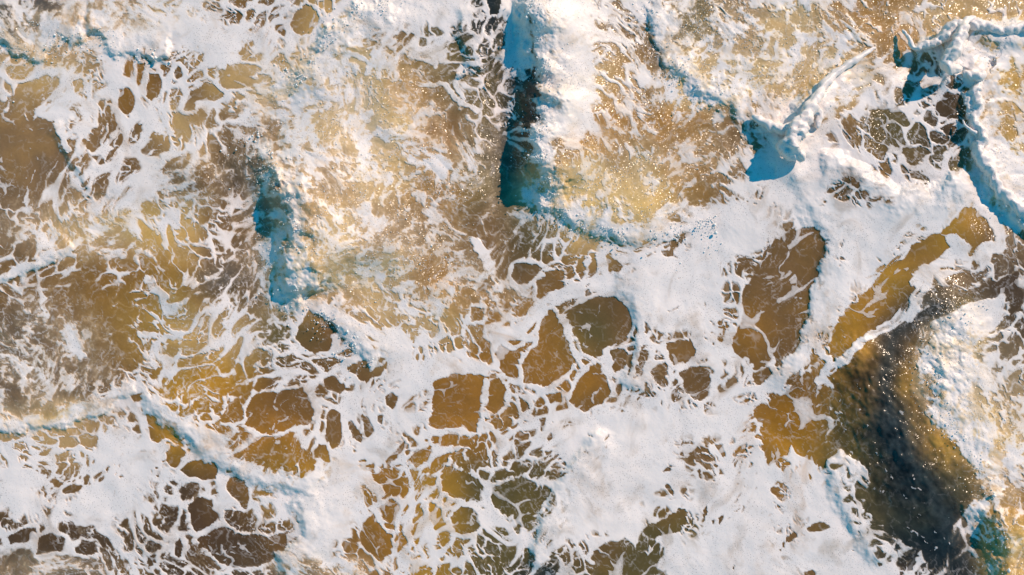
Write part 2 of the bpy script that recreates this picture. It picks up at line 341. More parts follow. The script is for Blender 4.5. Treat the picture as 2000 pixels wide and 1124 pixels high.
# ------------------------------------------------------------------ waves: crest lines and their height
# (height m, front width px, back width px, lumpiness, line); travelling along the line the FRONT lies on the left
WAVES = {
 'left_breaker':  [(.58, 44, 150, .8, [(612,600),(585,570),(574,530),(578,470),(578,410),(552,350),(524,300),(500,255)]),
                   (.15, 18, 110, 1., [(520,190),(580,165),(610,130),(640,80),(690,35),(770,5),(860,-20)]),
                   (.10, 14, 60, .6, [(740,725),(690,660),(650,622),(600,592)])],
 'centre_breaker':[(.12, 26, 90, .6, [(1400,430),(1330,445),(1250,458),(1170,445),(1105,410),(1068,355),(1060,290)]),
                   (.50, 48, 110, .8, [(1110,420),(1075,372),(1058,320),(1050,270),(1062,210),(1075,150)]),
                   (.40, 42, 130, 1., [(1150,450),(1090,400),(1066,345),(1060,290),(1068,220),(1072,150),(1058,70),(1045,0),(1035,-80)])],
 'spout':         [(.14, 30, 46, .6, [(1528,300),(1540,265),(1565,225),(1600,185),(1650,140),(1700,105)])],
 'churn':         [(.10, 26, 70, 1., [(1545,262),(1500,245),(1440,208),(1370,170),(1310,110),(1280,40),(1270,-30)])],
 'ridge':         [(.06, 22, 80, .5, [(1500,770),(1545,715),(1585,650),(1602,580),(1622,500),(1636,462),(1600,435),(1575,400),(1560,340),(1545,300)])],
 'cross_ridge':   [(.13, 20, 60, .5, [(1590,300),(1640,315),(1690,350),(1760,385),(1840,372),(1900,335)])],
 'tall_splash':   [(.20, 30, 46, .6, [(1850,128),(1862,100),(1880,65),(1895,40)]),
                   (.18, 22, 44, .5, [(1895,45),(1950,60),(2060,45)]),
                   (.10, 14, 30, .5, [(1785,95),(1830,85),(1870,50)])],
 'edge_ridge':    [(.13, 26, 70, .8, [(2060,480),(1985,410),(1945,360),(1915,300),(1905,240),(1905,190),(1925,150),(1870,140),(1855,130)])],
 'corner_breaker':[(.20, 120, 90, .7, [(1890,1040),(1930,985),(1958,930),(1920,880),(1870,835),(1835,770),(1835,700),(1850,650),(1930,600)]),
                   (.34, 60, 140, .5, [(1990,1200),(1975,1100),(1965,1040),(1985,985)])],
 'low_front':     [(.07, 12, 90, 1., [(275,748),(230,775),(180,800),(130,826),(60,832),(-60,842)])],
 'slant_front':   [(.12, 20, 110, .5, [(640,975),(570,945),(500,930),(440,902),(390,868),(345,828),(300,795),(282,750)])],
 'corner_roll':   [(.08, 18, 80, 1., [(170,70),(110,60),(75,105),(35,95),(0,60),(-40,40)]),
                   (.09, 14, 70, .8, [(340,114),(310,110),(275,98),(225,95),(205,62),(150,50)])],
 'swirl':         [(.09, 16, 50, .5, [(530,1095),(570,1082),(600,1050),(596,1000),(560,975)])],
 'seams':         [(.08, 18, 90, .3, [(1045,1124),(1062,1040),(1095,960),(1140,890),(1180,830)]),
                   (.08, 20, 80, .3, [(1730,1110),(1690,1060),(1660,1000),(1632,940),(1625,880)]),
                   (.06, 16, 80, .3, [(1225,770),(1242,700),(1252,620),(1235,570),(1190,560)]),
                   (.06, 14, 60, .5, [(150,470),(110,500),(60,520),(-30,550)]),
                   (.05, 14, 60, .4, [(190,400),(170,350),(130,290),(105,235)]),
                   (.08, 16, 60, .4, [(1010,0),(990,60),(975,100),(930,130),(905,60),(900,0)])],
}
TURB_BLOBS = [(690,230,190,150,.95),(640,330,150,110,.95),(850,320,130,70,.9),(700,480,190,110,.85),(880,560,130,70,.6),(560,220,80,70,.9),(1500,90,260,100,.95),(1380,150,140,80,.95),
 (1700,60,180,60,.55),(1960,260,60,200,.8),(1860,720,80,120,1.),(1940,880,70,150,.9),(1970,1080,60,70,.7),(90,70,130,60,1.),(200,30,150,50,.8),
 (80,700,120,110,.7),(90,800,120,40,.8),(130,450,130,50,.7),(1160,380,170,70,.8),(1300,300,190,80,.55),(1110,130,60,140,.5),(620,1110,120,25,.9),(80,1110,120,30,.7),(530,420,50,150,1.),(380,350,90,60,.4)]
TURB = np.zeros_like(U)
for x, y, rx, ry, a in TURB_BLOBS:
    s = crop(x - rx * 2.5, x + rx * 2.5, y - ry * 2.5, y + ry * 2.5)
    g = np.exp(-(((U[s] + WU[s] * .8 - x) / rx) ** 2 + ((V[s] + WV[s] * .8 - y) / ry) ** 2) * 1.2)
    TURB[s] = np.maximum(TURB[s], a * np.minimum(1, 1.5 * g))

n_big = fbm(U, V, 420, 3, 11); n_mid = fbm(U, V, 120, 3, 12)
lump = fbm(U, V, 34, 3, 13, .5, True); lump2 = fbm(U, V, 60, 2, 14)
Z = (n_big * .06 + n_mid * .035).astype(F)
Zw = np.zeros_like(Z); NEAR = np.full(Z.shape, 1e4, F)
for key, fronts in WAVES.items():
    for h, wf, wb, rough, pts in fronts:
        P = np.array(pts); q = wb * 2.6 + 30
        s = crop(P[:, 0].min() - q, P[:, 0].max() + q, P[:, 1].min() - q, P[:, 1].max() + q)
        k = .6 + rough * 1.2
        d, sgn, t = seg_dist(pts, U[s] + SU[s] * k + MU[s] * (.25 + .5 * rough), V[s] + SV[s] * k + MV[s] * (.25 + .5 * rough))
        back = sgn > 0
        prof = np.where(back, np.exp(-(d / wb) ** 2), 1 - sstep(0, wf * 1.35, d))
        end = sstep(0, {'centre_breaker': .42, 'left_breaker': .24}.get(key, .10), t) * (1 - sstep(.62 if key == 'left_breaker' else .88, 1, t)) if key not in ('spout', 'tall_splash') else sstep(-.05, .06, t) * (1 - sstep(.35, 1, t))
        hh = h * prof * end * (1 + .45 * (rough > .3) * perlin(t * F(np.hypot(*np.diff(P, axis=0).T).sum() / 55), 0 * t + F(h * 31), 77) * np.exp(-(d / 50) ** 2)) * (1 + rough * (lump[s] * .10 + lump2[s] * .22) * np.exp(-(d / 45) ** 2))
        Zw[s] = np.maximum(Zw[s], hh) + .25 * np.minimum(Zw[s], hh)
        NEAR[s] = np.minimum(NEAR[s], d)
def blur(a, r):
    for ax in (0, 1):
        c = np.cumsum(np.pad(a, [(r + 1, r) if k == ax else (0, 0) for k in (0, 1)], mode='edge').astype(np.float64), axis=ax)
        n = a.shape[ax]
        a = ((np.take(c, range(2 * r + 1, 2 * r + 1 + n), ax) - np.take(c, range(0, n), ax)) / (2 * r + 1)).astype(F)
    return a
Zw = lerp(Zw, blur(blur(Zw, 13), 11), sstep(26, 60, NEAR))     # backs of the waves run out smoothly
Z += Zw
for x, y, rx, ry, dep in [(500,430,60,120,.14),(990,260,40,190,.16),(1540,330,40,50,.05),(1790,130,45,35,.08),(1560,560,60,100,.06),(1180,640,80,60,.05)]:
    Z -= (dep * np.exp(-(((U - x) / rx) ** 2 + ((V - y) / ry) ** 2))).astype(F)
d, sgn, t = seg_dist([(1660,640),(1690,730),(1725,820),(1775,910),(1830,990),(1850,1100)], U + WU * .5, V + WV * .5)
Z += .17 * np.exp(-(d / 60) ** 2) * sstep(0, .15, t) * (1 - sstep(.85, 1, t))
for x, y, rx, ry, dep in [(370,570,60,60,.13),(385,335,50,50,.10),(760,230,50,60,.09),(1210,410,60,50,.08),(620,650,24,24,.05),(1550,290,34,30,.08),(1548,335,30,30,.10),(1610,210,50,50,.06),(1890,460,50,40,.06),(780,490,60,50,.07)]:
    Z += (dep * np.exp(-(((U - x) / rx) ** 2 + ((V - y) / ry) ** 2))).astype(F)
front = np.exp(-(NEAR / 40) ** 2)
Z += front * (fbm(U, V, 30, 3, 18, .5) * .045) * np.minimum(1, Zw * 4 + .1)
for x, y, rx, ry in [(1700,740,80,80),(1740,830,100,110),(1790,930,100,90)]:
    Z += .030 * np.exp(-(((U - x) / rx) ** 2 + ((V - y) / ry) ** 2)) * fbm(U + V * .4, V - U * .8, 24, 2, 19)
Z += (np.exp(-(((U - 1858) / 60) ** 2 + ((V - 720) / 110) ** 2)) * (.06 + .07 * fbm(U, V, 38, 3, 20, .5, True))).astype(F)
# churned water is rougher
Z += TURB * (fbm(AU, AV, 40, 2, 13, .4, True) * .016 + fbm(U, V, 110, 2, 16, .4) * .05)
fade = np.exp(-np.maximum(0, np.maximum(np.abs(U - W / 2) - W / 2, np.abs(V - H / 2) - H / 2) - 60) / 500)
Z *= fade

# ------------------------------------------------------------------ foam pattern
wu = AU + SU * .5; wv = AV + SV * .5
def rank(a):
    q = np.quantile(a[INF][::7], np.linspace(0, 1, 257)); return np.interp(a, q, np.linspace(0, 1, 257)).astype(F)
def lace(u, v, c1, c2, seed):
    r1 = rank(voronoi(u, v, c1, seed, 1.0, .35, .6)); r2 = rank(voronoi(u + SU, v + SV, c2, seed + 5, 1.0, .5, .5))
    return rank(np.minimum(r1, .28 + .72 * r2))
def rot(deg, sx):
    a = math.radians(deg); c, s_ = math.cos(a), math.sin(a)
    return (wu * c + wv * s_) / sx, (-wu * s_ + wv * c)
gate3 = sstep(-.10, .14, fbm(U, V, 150, 3, 22))
P_iso = lerp(lace(wu, wv, 62, 25, 21), lace(wu + SU * .6, wv + SV * .6, 33, 13, 24), gate3)
P_dir = []
for deg, seed in ((-62, 31), (-25, 41), (40, 51)):
    P_dir.append(lace(*rot(deg, 3.0), 34, 13, seed))
FLOW = [[(250,300,150,150,.9),(1250,690,60,120,.9),(1000,80,60,120,.5),(720,830,60,70,.7),(300,440,150,60,.5),(110,330,80,60,.5),(840,1010,60,90,.7),(1100,960,60,120,.6)],
        [(1330,300,180,120,.9),(1750,600,150,120,.8),(400,640,160,70,.8),(1650,150,80,80,.6),(860,260,90,60,.5),(370,730,120,80,.6),(500,880,120,60,.6),(1050,720,90,60,.4),(900,500,120,60,.6)],
        [(1210,100,70,120,.8),(1760,950,110,100,.8),(800,430,200,80,.6),(420,960,100,80,.4),(120,620,100,80,.5),(1000,560,150,60,.3),(180,1030,150,70,.7),(700,600,120,60,.5),(60,270,70,60,.4)]]
Upat = P_iso
for pat, blobs in zip(P_dir, FLOW):
    w = np.zeros_like(U)
    for x, y, rx, ry, a in blobs:
        w = np.maximum(w, a * np.exp(-(((U - x) / rx) ** 2 + ((V - y) / ry) ** 2)))
    Upat = lerp(Upat, pat, np.minimum(1, w * 1.3))
tu = U + WU * .7 + SU; tv = V + WV * .7 + SV
tw = fbm(tu, tv, 70, 6, 61, .70)
rg = 1 - np.abs(fbm(AU + SU * .6, AV + SV * .6, 44, 5, 62, .6)) * 2
P_tur = rank(-(tw * .6 + rg * .5) + fbm(U, V, 9, 2, 63) * .12)
Upat = rank(lerp(Upat, P_tur, np.clip(TURB * 1.15, 0, 1)))
grain = fbm(U, V, 11, 2, 64) * .05 + fbm(wu, wv, 30, 3, 65) * .10 + fbm(U, V, 75, 2, 66) * .10 + (rank(voronoi(wu + SU, wv + SV, 10, 67, 1., .4)) - .5) * .10
M = Dm - Upat + grain * (1 - HOLE * .5)
SWELL = np.zeros_like(U)
for x, y, rx, ry in [(1715,720,60,70),(1745,820,90,110),(1790,930,90,90),(1845,1030,70,90)]:
    SWELL = np.maximum(SWELL, np.exp(-(((U - x) / rx) ** 2 + ((V - y) / ry) ** 2)))
M -= .30 * np.minimum(1, SWELL * 1.2) * (M < .45)
# small bubble holes torn into the sheets in drifts
fh = rank(voronoi(wu + SU * .7, wv + SV * .7, 12, 68, 1., .5, .5))
drift = sstep(.06, .34, fbm(wu, wv, 140, 4, 69))
M -= drift * sstep(.62, .97, fh) * np.where(Dm > 1.15, .45, .6) * (1 - TURB)
# crests that break are white on top
CREST = np.zeros_like(U)
for key in ('left_breaker', 'centre_breaker', 'churn', 'spout', 'tall_splash', 'edge_ridge', 'low_front', 'slant_front', 'corner_roll', 'ridge', 'cross_ridge', 'swirl'):
    for h, wf, wb, rough, pts in WAVES[key]:
        P = np.array(pts); q = 90
        s = crop(P[:, 0].min() - q, P[:, 0].max() + q, P[:, 1].min() - q, P[:, 1].max() + q)
        d, sgn, t = seg_dist(pts, U[s] + SU[s] + MU[s] * (.25 + .5 * rough), V[s] + SV[s] + MV[s] * (.25 + .5 * rough))
        w0 = min(wf, 20)
        c = np.where(sgn > 0, 1 - sstep(8, 34, d), 1 - sstep(w0 * .5, w0 * 1.2, d)) * sstep(0, .06, t) * (1 - sstep(.92, 1, t))
        CREST[s] = np.maximum(CREST[s], c)
M = np.maximum(M, CREST * .75 - .10 - .55 * P_tur + grain * 1.5)
for hw, pts in [(2.2, [(1630,760),(1650,850),(1690,930),(1750,1010),(1830,1075)]), (1.6, [(1672,740),(1694,840),(1732,920),(1790,1000),(1850,1060)]), (1.6, [(1790,900),(1782,930),(1785,940)]), (2, [(1780,950),(1800,965),(1805,985)])]:
    d, _, t = seg_dist(pts, U + SU * 1.5 + perlin(U / 9, V / 9, 104) * 4, V + SV * 1.5 + perlin(U / 9, V / 9, 105) * 4)
    M = np.maximum(M, .17 - .16 * d / hw - .6 * sstep(-.32, .10, fbm(U, V, 11, 3, 103) + .3 * perlin(U / 60, V / 60, 106)))
thick = sstep(0, .22, M)

# ------------------------------------------------------------------ colours: silt in the water, trough shade painted over it, foam
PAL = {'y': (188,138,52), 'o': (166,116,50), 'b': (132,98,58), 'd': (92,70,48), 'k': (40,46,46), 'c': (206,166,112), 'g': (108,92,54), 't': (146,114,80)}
SILT_SHADE = ['kttcbbcbgkgtbgtcoocc', 'ccobcccyggkcoccccbdy', 'ttbcbtccbgkooobbbgdy', 'ttbbdttcogcccobbbbgc', 'tcccbtctbbgccbbbbbyb',
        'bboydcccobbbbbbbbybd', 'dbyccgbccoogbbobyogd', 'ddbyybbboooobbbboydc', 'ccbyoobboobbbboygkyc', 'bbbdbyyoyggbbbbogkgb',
        'dddddbboyggbggbbgkky', 'ddbdddboygkgggbbbdky']  # darkest letters also paint the shade of the wave troughs
pal = np.array([[lin(PAL[c]) for c in r] for r in SILT_SHADE])
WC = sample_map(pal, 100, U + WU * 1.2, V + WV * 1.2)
for x, y, rx, ry, col, a in [(1180,395,120,45,(232,190,108),.9),(285,455,55,30,(228,178,96),.8),(310,420,60,30,(220,180,112),.6),(230,590,60,60,(176,128,60),.5),(690,170,60,60,(236,206,150),.6),(800,180,60,60,(170,118,52),.8),(860,265,60,40,(172,116,52),.7),(700,220,70,90,(226,198,150),.7),
        (990,300,38,130,(44,46,44),.9),(505,440,40,120,(52,52,46),.7),(1650,800,50,110,(112,92,48),.8),(1700,960,50,80,(92,80,50),.7),(470,320,40,40,(70,64,50),.7),  # first two: shade in front of the big breakers, painted dark
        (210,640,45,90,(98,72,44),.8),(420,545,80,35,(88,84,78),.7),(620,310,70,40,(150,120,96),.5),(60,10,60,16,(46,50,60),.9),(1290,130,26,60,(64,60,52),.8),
        (300,620,90,60,(205,158,82),.6),(1680,640,60,70,(176,122,32),.7),(1540,820,60,70,(170,110,20),.7),(1980,1060,60,70,(206,160,72),.8),(1930,880,30,50,(176,130,34),.8),
        (1890,720,60,90,(232,206,160),.7),(500,790,120,50,(150,102,48),.6),(400,1030,60,60,(98,70,48),.6),(1870,220,50,50,(84,66,46),.8),(1960,720,50,80,(84,70,54),.7),(890,790,60,50,(166,112,50),.7)]:
    s = crop(x - rx * 2.5, x + rx * 2.5, y - ry * 2.5, y + ry * 2.5)
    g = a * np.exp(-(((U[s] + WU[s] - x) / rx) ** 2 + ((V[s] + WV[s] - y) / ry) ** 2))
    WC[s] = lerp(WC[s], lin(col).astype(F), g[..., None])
SWM = np.zeros_like(U)
for x, y, rx, ry in [(1690,740,80,80),(1730,830,100,110),(1780,930,100,90),(1845,1030,80,90)]:
    SWM = np.maximum(SWM, np.exp(-(((U - x) / rx) ** 2 + ((V - y) / ry) ** 2)))
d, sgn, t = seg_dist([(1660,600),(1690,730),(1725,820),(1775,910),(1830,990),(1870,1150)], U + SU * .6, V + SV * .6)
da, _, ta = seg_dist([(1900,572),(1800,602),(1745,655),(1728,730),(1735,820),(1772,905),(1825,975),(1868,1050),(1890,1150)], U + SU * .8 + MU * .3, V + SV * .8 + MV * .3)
WC = lerp(WC, lin((46, 54, 55)).astype(F), (.93 * np.exp(-(da / 46) ** 2) * sstep(0, .12, ta))[..., None])  # shade of the swell trough painted in as a dark band
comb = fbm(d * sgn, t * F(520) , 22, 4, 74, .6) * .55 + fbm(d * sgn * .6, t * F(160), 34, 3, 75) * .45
WC *= np.maximum(.35, 1 + 2.0 * comb * np.minimum(1, SWM * 1.3))[..., None]  # glossy streaks of the swell put into the colour
cl = fbm(wu, wv, 160, 5, 71)
g1 = sstep(-.1, .5, fbm(wu, wv, 120, 4, 73))[..., None]
WC = lerp(WC, WC * np.array([1.30, 1.24, 1.0], F), g1)
WC *= .78 * (1 + .30 * cl + .05 * fbm(U, V, 18, 3, 72))[..., None]
# air bubbles mixed into the churned water
airy = np.clip(TURB * (.28 + .75 * sstep(-.35, .45, tw + .4 * rg - .25)) + .5 * sstep(-.20, .06, M) * (1 - HOLE * .6) * (.65 + .35 * TURB), 0, .92)
AIR = lin((230, 198, 162)).astype(F)
airy *= 1 - HOLE * .85
WC = lerp(WC, lerp(AIR, np.minimum(WC * 2.1, AIR), .36), airy[..., None])
# thin surface film: fine lace too thin to stand proud of the water
fx = fbm(U, V, 15, 2, 85) * 8; fy = fbm(U, V, 15, 2, 86) * 8
f1 = voronoi(wu + SU + fx, wv + SV + fy, 36, 81); f2 = voronoi(wu - SU * 1.5 + fx, wv + SV * 1.5 + fy, 17, 83)
gate = sstep(-.15, .35, fbm(U, V, 110, 3, 84) + .12)
film = np.maximum((1 - sstep(.015, .075, f1)) * .75, (1 - sstep(.02, .09, f2)) * .55 * gate) * (.35 + .65 * gate)
film *= np.clip(.35 + Dm * 1.4, 0, 1) * sstep(-.35, .25, fbm(U, V, 20, 2, 87) + .1)
film *= 1 - .9 * np.minimum(1, SWELL * 1.3)
FOAMC = lin((243, 229, 222)).astype(F)
WC = lerp(WC, FOAMC, np.clip(film * .8, 0, .8)[..., None])
WC = np.clip(WC, .004, .9)
wisp = fbm(wu + WU * .6, wv * .7 + WV * .6, 70, 6, 96, .62)
op = lerp(np.clip(.38 + 2.6 * M, 0, 1), np.clip(.08 + 1.9 * M, 0, 1), np.clip(TURB * 1.2, 0, 1)) * (1 - .42 * sstep(.0, .5, wisp))
op = np.clip(op + TURB * (fbm(wu, wv, 9, 2, 97) * .34 + perlin(U / F(4.6), V / F(4.6), 98) * .10), 0, 1)
thin = sstep(.10, .42, fbm(wu * .55, wv, 85, 5, 99, .6)) * sstep(-.1, .2, fbm(U, V, 260, 2, 100))
op *= 1 - .42 * thin
cream = np.clip(TURB * .55 * sstep(.2, -.4, tw), 0, 1)
FC = lerp(FOAMC + 0 * WC, lin((226, 206, 178)).astype(F) + 0 * WC, cream[..., None])
streak = fbm(wu, wv * .6, 60, 5, 95, .6)
FC *= (1 + .10 * np.minimum(streak, .3) - .02)[..., None]
FC = lerp(WC, FC, op[..., None])

# ------------------------------------------------------------------ turn pixels + height into places
def place(u, v, z):
    k = (CAM_H - z) / CAM_H / PPM
    return np.stack([(u - W / 2) * k, (H / 2 - v) * k, z], -1)

def make_mesh(name, co, faces, cols, smooth=True):
    me = bpy.data.meshes.new(name)
    n = faces.shape[1]
    me.vertices.add(len(co)); me.vertices.foreach_set('co', co.astype(F).ravel())
    me.loops.add(faces.size); me.loops.foreach_set('vertex_index', faces.astype(np.int32).ravel())
    me.polygons.add(len(faces)); me.polygons.foreach_set('loop_start', np.arange(0, faces.size, n, dtype=np.int32))
    me.polygons.foreach_set('use_smooth', np.full(len(faces), smooth))
    if cols is not None:
        a = me.attributes.new('tint', 'FLOAT_COLOR', 'POINT')
        c = np.ones((len(co), 4), F); c[:, :3] = cols; a.data.foreach_set('color', c.ravel())
    me.update(calc_edges=True); me.validate()
    return me

def link(name, me, mat, parent=None, **props):
    o = bpy.data.objects.new(name, me)
    if me is not None: me.materials.append(mat)
    SC.collection.objects.link(o)
    if parent is not None: o.parent = parent
    for k, v in props.items(): o[k] = v
    return o

# ------------------------------------------------------------------ materials
def new_mat(name):
    m = bpy.data.materials.new(name); m.use_nodes = True
    nt = m.node_tree; return m, nt, nt.nodes['Principled BSDF']
def node(nt, typ, **kw):
    n = nt.nodes.new(typ)
    for k, v in kw.items(): setattr(n, k, v)
    return n

water_m, nt, p = new_mat('silty_water')
at = node(nt, 'ShaderNodeAttribute', attribute_name='tint'); geo = node(nt, 'ShaderNodeNewGeometry')
nz = node(nt, 'ShaderNodeTexNoise'); nz.inputs['Scale'].default_value = 22; nz.inputs['Detail'].default_value = 4
nt.links.new(geo.outputs['Position'], nz.inputs['Vector'])
mr = node(nt, 'ShaderNodeMapRange'); mr.inputs['From Min'].default_value = .3; mr.inputs['From Max'].default_value = .7
mr.inputs['To Min'].default_value = .93; mr.inputs['To Max'].default_value = 1.07
nt.links.new(nz.outputs['Fac'], mr.inputs['Value'])
mx = node(nt, 'ShaderNodeVectorMath', operation='SCALE'); nt.links.new(at.outputs['Color'], mx.inputs[0]); nt.links.new(mr.outputs[0], mx.inputs['Scale'])
nt.links.new(mx.outputs[0], p.inputs['Base Color'])
p.inputs['Roughness'].default_value = .16; p.inputs['IOR'].default_value = 1.33
n2 = node(nt, 'ShaderNodeTexNoise'); n2.inputs['Scale'].default_value = 15.0; n2.inputs['Detail'].default_value = 3; n2.inputs['Roughness'].default_value = .55; n2.inputs['Distortion'].default_value = .6
nt.links.new(geo.outputs['Position'], n2.inputs['Vector'])
bp = node(nt, 'ShaderNodeBump'); bp.inputs['Distance'].default_value = .012
ca = node(nt, 'ShaderNodeAttribute', attribute_name='chop'); nt.links.new(ca.outputs['Fac'], bp.inputs['Strength'])
nt.links.new(n2.outputs['Fac'], bp.inputs['Height']); 
# wind-ruffled facets: each little patch of the surface leans its own way
vf = node(nt, 'ShaderNodeTexVoronoi'); vf.inputs['Scale'].default_value = 56
nt.links.new(geo.outputs['Position'], vf.inputs['Vector'])
c0 = node(nt, 'ShaderNodeVectorMath', operation='SUBTRACT'); c0.inputs[1].default_value = (.5, .5, .5); nt.links.new(vf.outputs['Color'], c0.inputs[0])
c1 = node(nt, 'ShaderNodeVectorMath', operation='SCALE'); nt.links.new(c0.outputs[0], c1.inputs[0])
cm = node(nt, 'ShaderNodeMath', operation='MULTIPLY'); cm.inputs[1].default_value = 1.5; nt.links.new(ca.outputs['Fac'], cm.inputs[0]); nt.links.new(cm.outputs[0], c1.inputs['Scale'])
c2 = node(nt, 'ShaderNodeVectorMath', operation='MULTIPLY'); c2.inputs[1].default_value = (1, 1, 0); nt.links.new(c1.outputs[0], c2.inputs[0])
c3 = node(nt, 'ShaderNodeVectorMath', operation='ADD'); nt.links.new(c2.outputs[0], c3.inputs[0]); nt.links.new(bp.outputs[0], c3.inputs[1])
c4 = node(nt, 'ShaderNodeVectorMath', operation='NORMALIZE'); nt.links.new(c3.outputs[0], c4.inputs[0])
nt.links.new(c4.outputs[0], p.inputs['Coat Normal'])
p.inputs['Specular IOR Level'].default_value = 0.0; p.inputs['Roughness'].default_value = .8
p.inputs['Coat Weight'].default_value = 1.0; p.inputs['Coat Roughness'].default_value = .20; p.inputs['Coat IOR'].default_value = 1.33

foam_m, nt, p = new_mat('sea_foam')
at = node(nt, 'ShaderNodeAttribute', attribute_name='tint'); geo = node(nt, 'ShaderNodeNewGeometry')
vo = node(nt, 'ShaderNodeTexVoronoi'); vo.inputs['Scale'].default_value = 26
nt.links.new(geo.outputs['Position'], vo.inputs['Vector'])
nz = node(nt, 'ShaderNodeTexNoise'); nz.inputs['Scale'].default_value = 1.6; nz.inputs['Detail'].default_value = 3
nt.links.new(geo.outputs['Position'], nz.inputs['Vector'])
pit = node(nt, 'ShaderNodeMapRange'); pit.inputs['From Min'].default_value = .12; pit.inputs['From Max'].default_value = .30
pit.inputs['To Min'].default_value = 0.; pit.inputs['To Max'].default_value = 1.
nt.links.new(vo.outputs['Distance'], pit.inputs['Value'])
gt = node(nt, 'ShaderNodeMapRange'); gt.inputs['From Min'].default_value = .40; gt.inputs['From Max'].default_value = .60
nt.links.new(nz.outputs['Fac'], gt.inputs['Value'])
ov = node(nt, 'ShaderNodeMath', operation='MAXIMUM')
iv = node(nt, 'ShaderNodeMath', operation='SUBTRACT'); iv.inputs[0].default_value = 1.0; nt.links.new(gt.outputs[0], iv.inputs[1])
nt.links.new(pit.outputs[0], ov.inputs[0]); nt.links.new(iv.outputs[0], ov.inputs[1])
sc = node(nt, 'ShaderNodeMapRange'); sc.inputs['To Min'].default_value = .58; sc.inputs['To Max'].default_value = 1.0
nt.links.new(ov.outputs[0], sc.inputs['Value'])
mx = node(nt, 'ShaderNodeVectorMath', operation='SCALE'); nt.links.new(at.outputs['Color'], mx.inputs[0]); nt.links.new(sc.outputs[0], mx.inputs['Scale'])
nt.links.new(mx.outputs[0], p.inputs['Base Color'])
p.inputs['Roughness'].default_value = .38; p.inputs['IOR'].default_value = 1.33
n2 = node(nt, 'ShaderNodeTexNoise'); n2.inputs['Scale'].default_value = 9; n2.inputs['Detail'].default_value = 6; n2.inputs['Roughness'].default_value = .65
nt.links.new(geo.outputs['Position'], n2.inputs['Vector'])
ad = node(nt, 'ShaderNodeMath', operation='MULTIPLY_ADD'); ad.inputs[1].default_value = .25
nt.links.new(ov.outputs[0], ad.inputs[0]); nt.links.new(n2.outputs['Fac'], ad.inputs[2])
bp = node(nt, 'ShaderNodeBump'); bp.inputs['Strength'].default_value = .32; bp.inputs['Distance'].default_value = .014
nt.links.new(ad.outputs[0], bp.inputs['Height']); nt.links.new(bp.outputs[0], p.inputs['Normal'])

spray_m, nt, p = new_mat('spray')
p.inputs['Base Color'].default_value = (.86, .85, .84, 1); p.inputs['Roughness'].default_value = .15; p.inputs['IOR'].default_value = 1.33

# ------------------------------------------------------------------ water sheet
idx = np.arange(NX * NY).reshape(NY, NX)
quads = np.stack([idx[:-1, :-1], idx[1:, :-1], idx[1:, 1:], idx[:-1, 1:]], -1).reshape(-1, 4)
co = place(U, V, Z).reshape(-1, 3)
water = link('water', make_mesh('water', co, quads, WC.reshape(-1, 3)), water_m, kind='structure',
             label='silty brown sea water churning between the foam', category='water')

chop = .12 + .75 * TURB
for x, y, rx, ry, a in [(1750,750,38,60,.66),(1795,835,45,50,.66),(1840,895,55,45,.66),(1890,965,50,60,.66),(1700,880,30,60,.5),(400,530,70,40,.6),(420,300,60,50,.6),(790,190,50,80,.6),(1640,180,50,60,.7),(1700,250,40,60,.6),(1250,370,140,60,.6),(800,450,120,60,.6),(635,630,14,14,.6),(1920,440,50,30,.5),(1700,20,140,30,.7)]:
    chop = np.maximum(chop, a * np.exp(-(((U - x) / rx) ** 2 + ((V - y) / ry) ** 2)))
ca = water.data.attributes.new('chop', 'FLOAT', 'POINT'); ca.data.foreach_set('value', chop.astype(F).ravel())

# ------------------------------------------------------------------ foam: the pattern cut out of the sheet as its own raised skin
relief = fbm(AU, AV, 20, 3, 91, .5) * .004 + fbm(U, V, 60, 2, 92, .5) * .016
Zf = Z + .004 + thick * np.maximum(.009 + relief, .002) * (1 - .55 * TURB)
Mf = np.where((U > -420) & (U < W + 420) & (V > -420) & (V < H + 420), M, -1).ravel()
cof = place(U, V, Zf).reshape(-1, 3); FCf = FC.reshape(-1, 3)
t1 = np.stack([quads[:, 0], quads[:, 1], quads[:, 2]], -1); t2 = np.stack([quads[:, 0], quads[:, 2], quads[:, 3]], -1)
tris = np.concatenate([t1, t2]); inn = (Mf[tris] > 0); cnt = inn.sum(1)
full = tris[cnt == 3]
def clip(n_in):
    T = tris[cnt == n_in]; I = inn[cnt == n_in]
    k = np.argmax(I if n_in == 1 else ~I, axis=1)
    r = np.arange(len(T))
    return T[r, k], T[r, (k + 1) % 3], T[r, (k + 2) % 3]
keys = []
a1, b1, c1 = clip(1); a2, b2, c2 = clip(2)
E = np.concatenate([np.stack([a1, b1], 1), np.stack([a1, c1], 1), np.stack([a2, b2], 1), np.stack([a2, c2], 1)])
E.sort(axis=1)
ue, inv = np.unique(E[:, 0].astype(np.int64) * (NX * NY) + E[:, 1], return_inverse=True); inv = inv.ravel()
e0 = ue // (NX * NY); e1 = ue % (NX * NY)
w = (Mf[e0] / (Mf[e0] - Mf[e1]))[:, None]
co_all = np.concatenate([cof, lerp(cof[e0], cof[e1], w)]); fc_all = np.concatenate([FCf, lerp(FCf[e0], FCf[e1], w)])
uv_all = np.stack([U.ravel(), V.ravel()], 1); uv_all = np.concatenate([uv_all, lerp(uv_all[e0], uv_all[e1], w)])
inv = inv + NX * NY; n1 = len(a1); n2_ = len(a2)
p1, q1, p2, q2 = inv[:n1], inv[n1:2*n1], inv[2*n1:2*n1+n2_], inv[2*n1+n2_:]
ftri = np.concatenate([full, np.stack([a1, p1, q1], 1), np.stack([p2, b2, c2], 1), np.stack([p2, c2, q2], 1)])
cen = uv_all[ftri].mean(1)

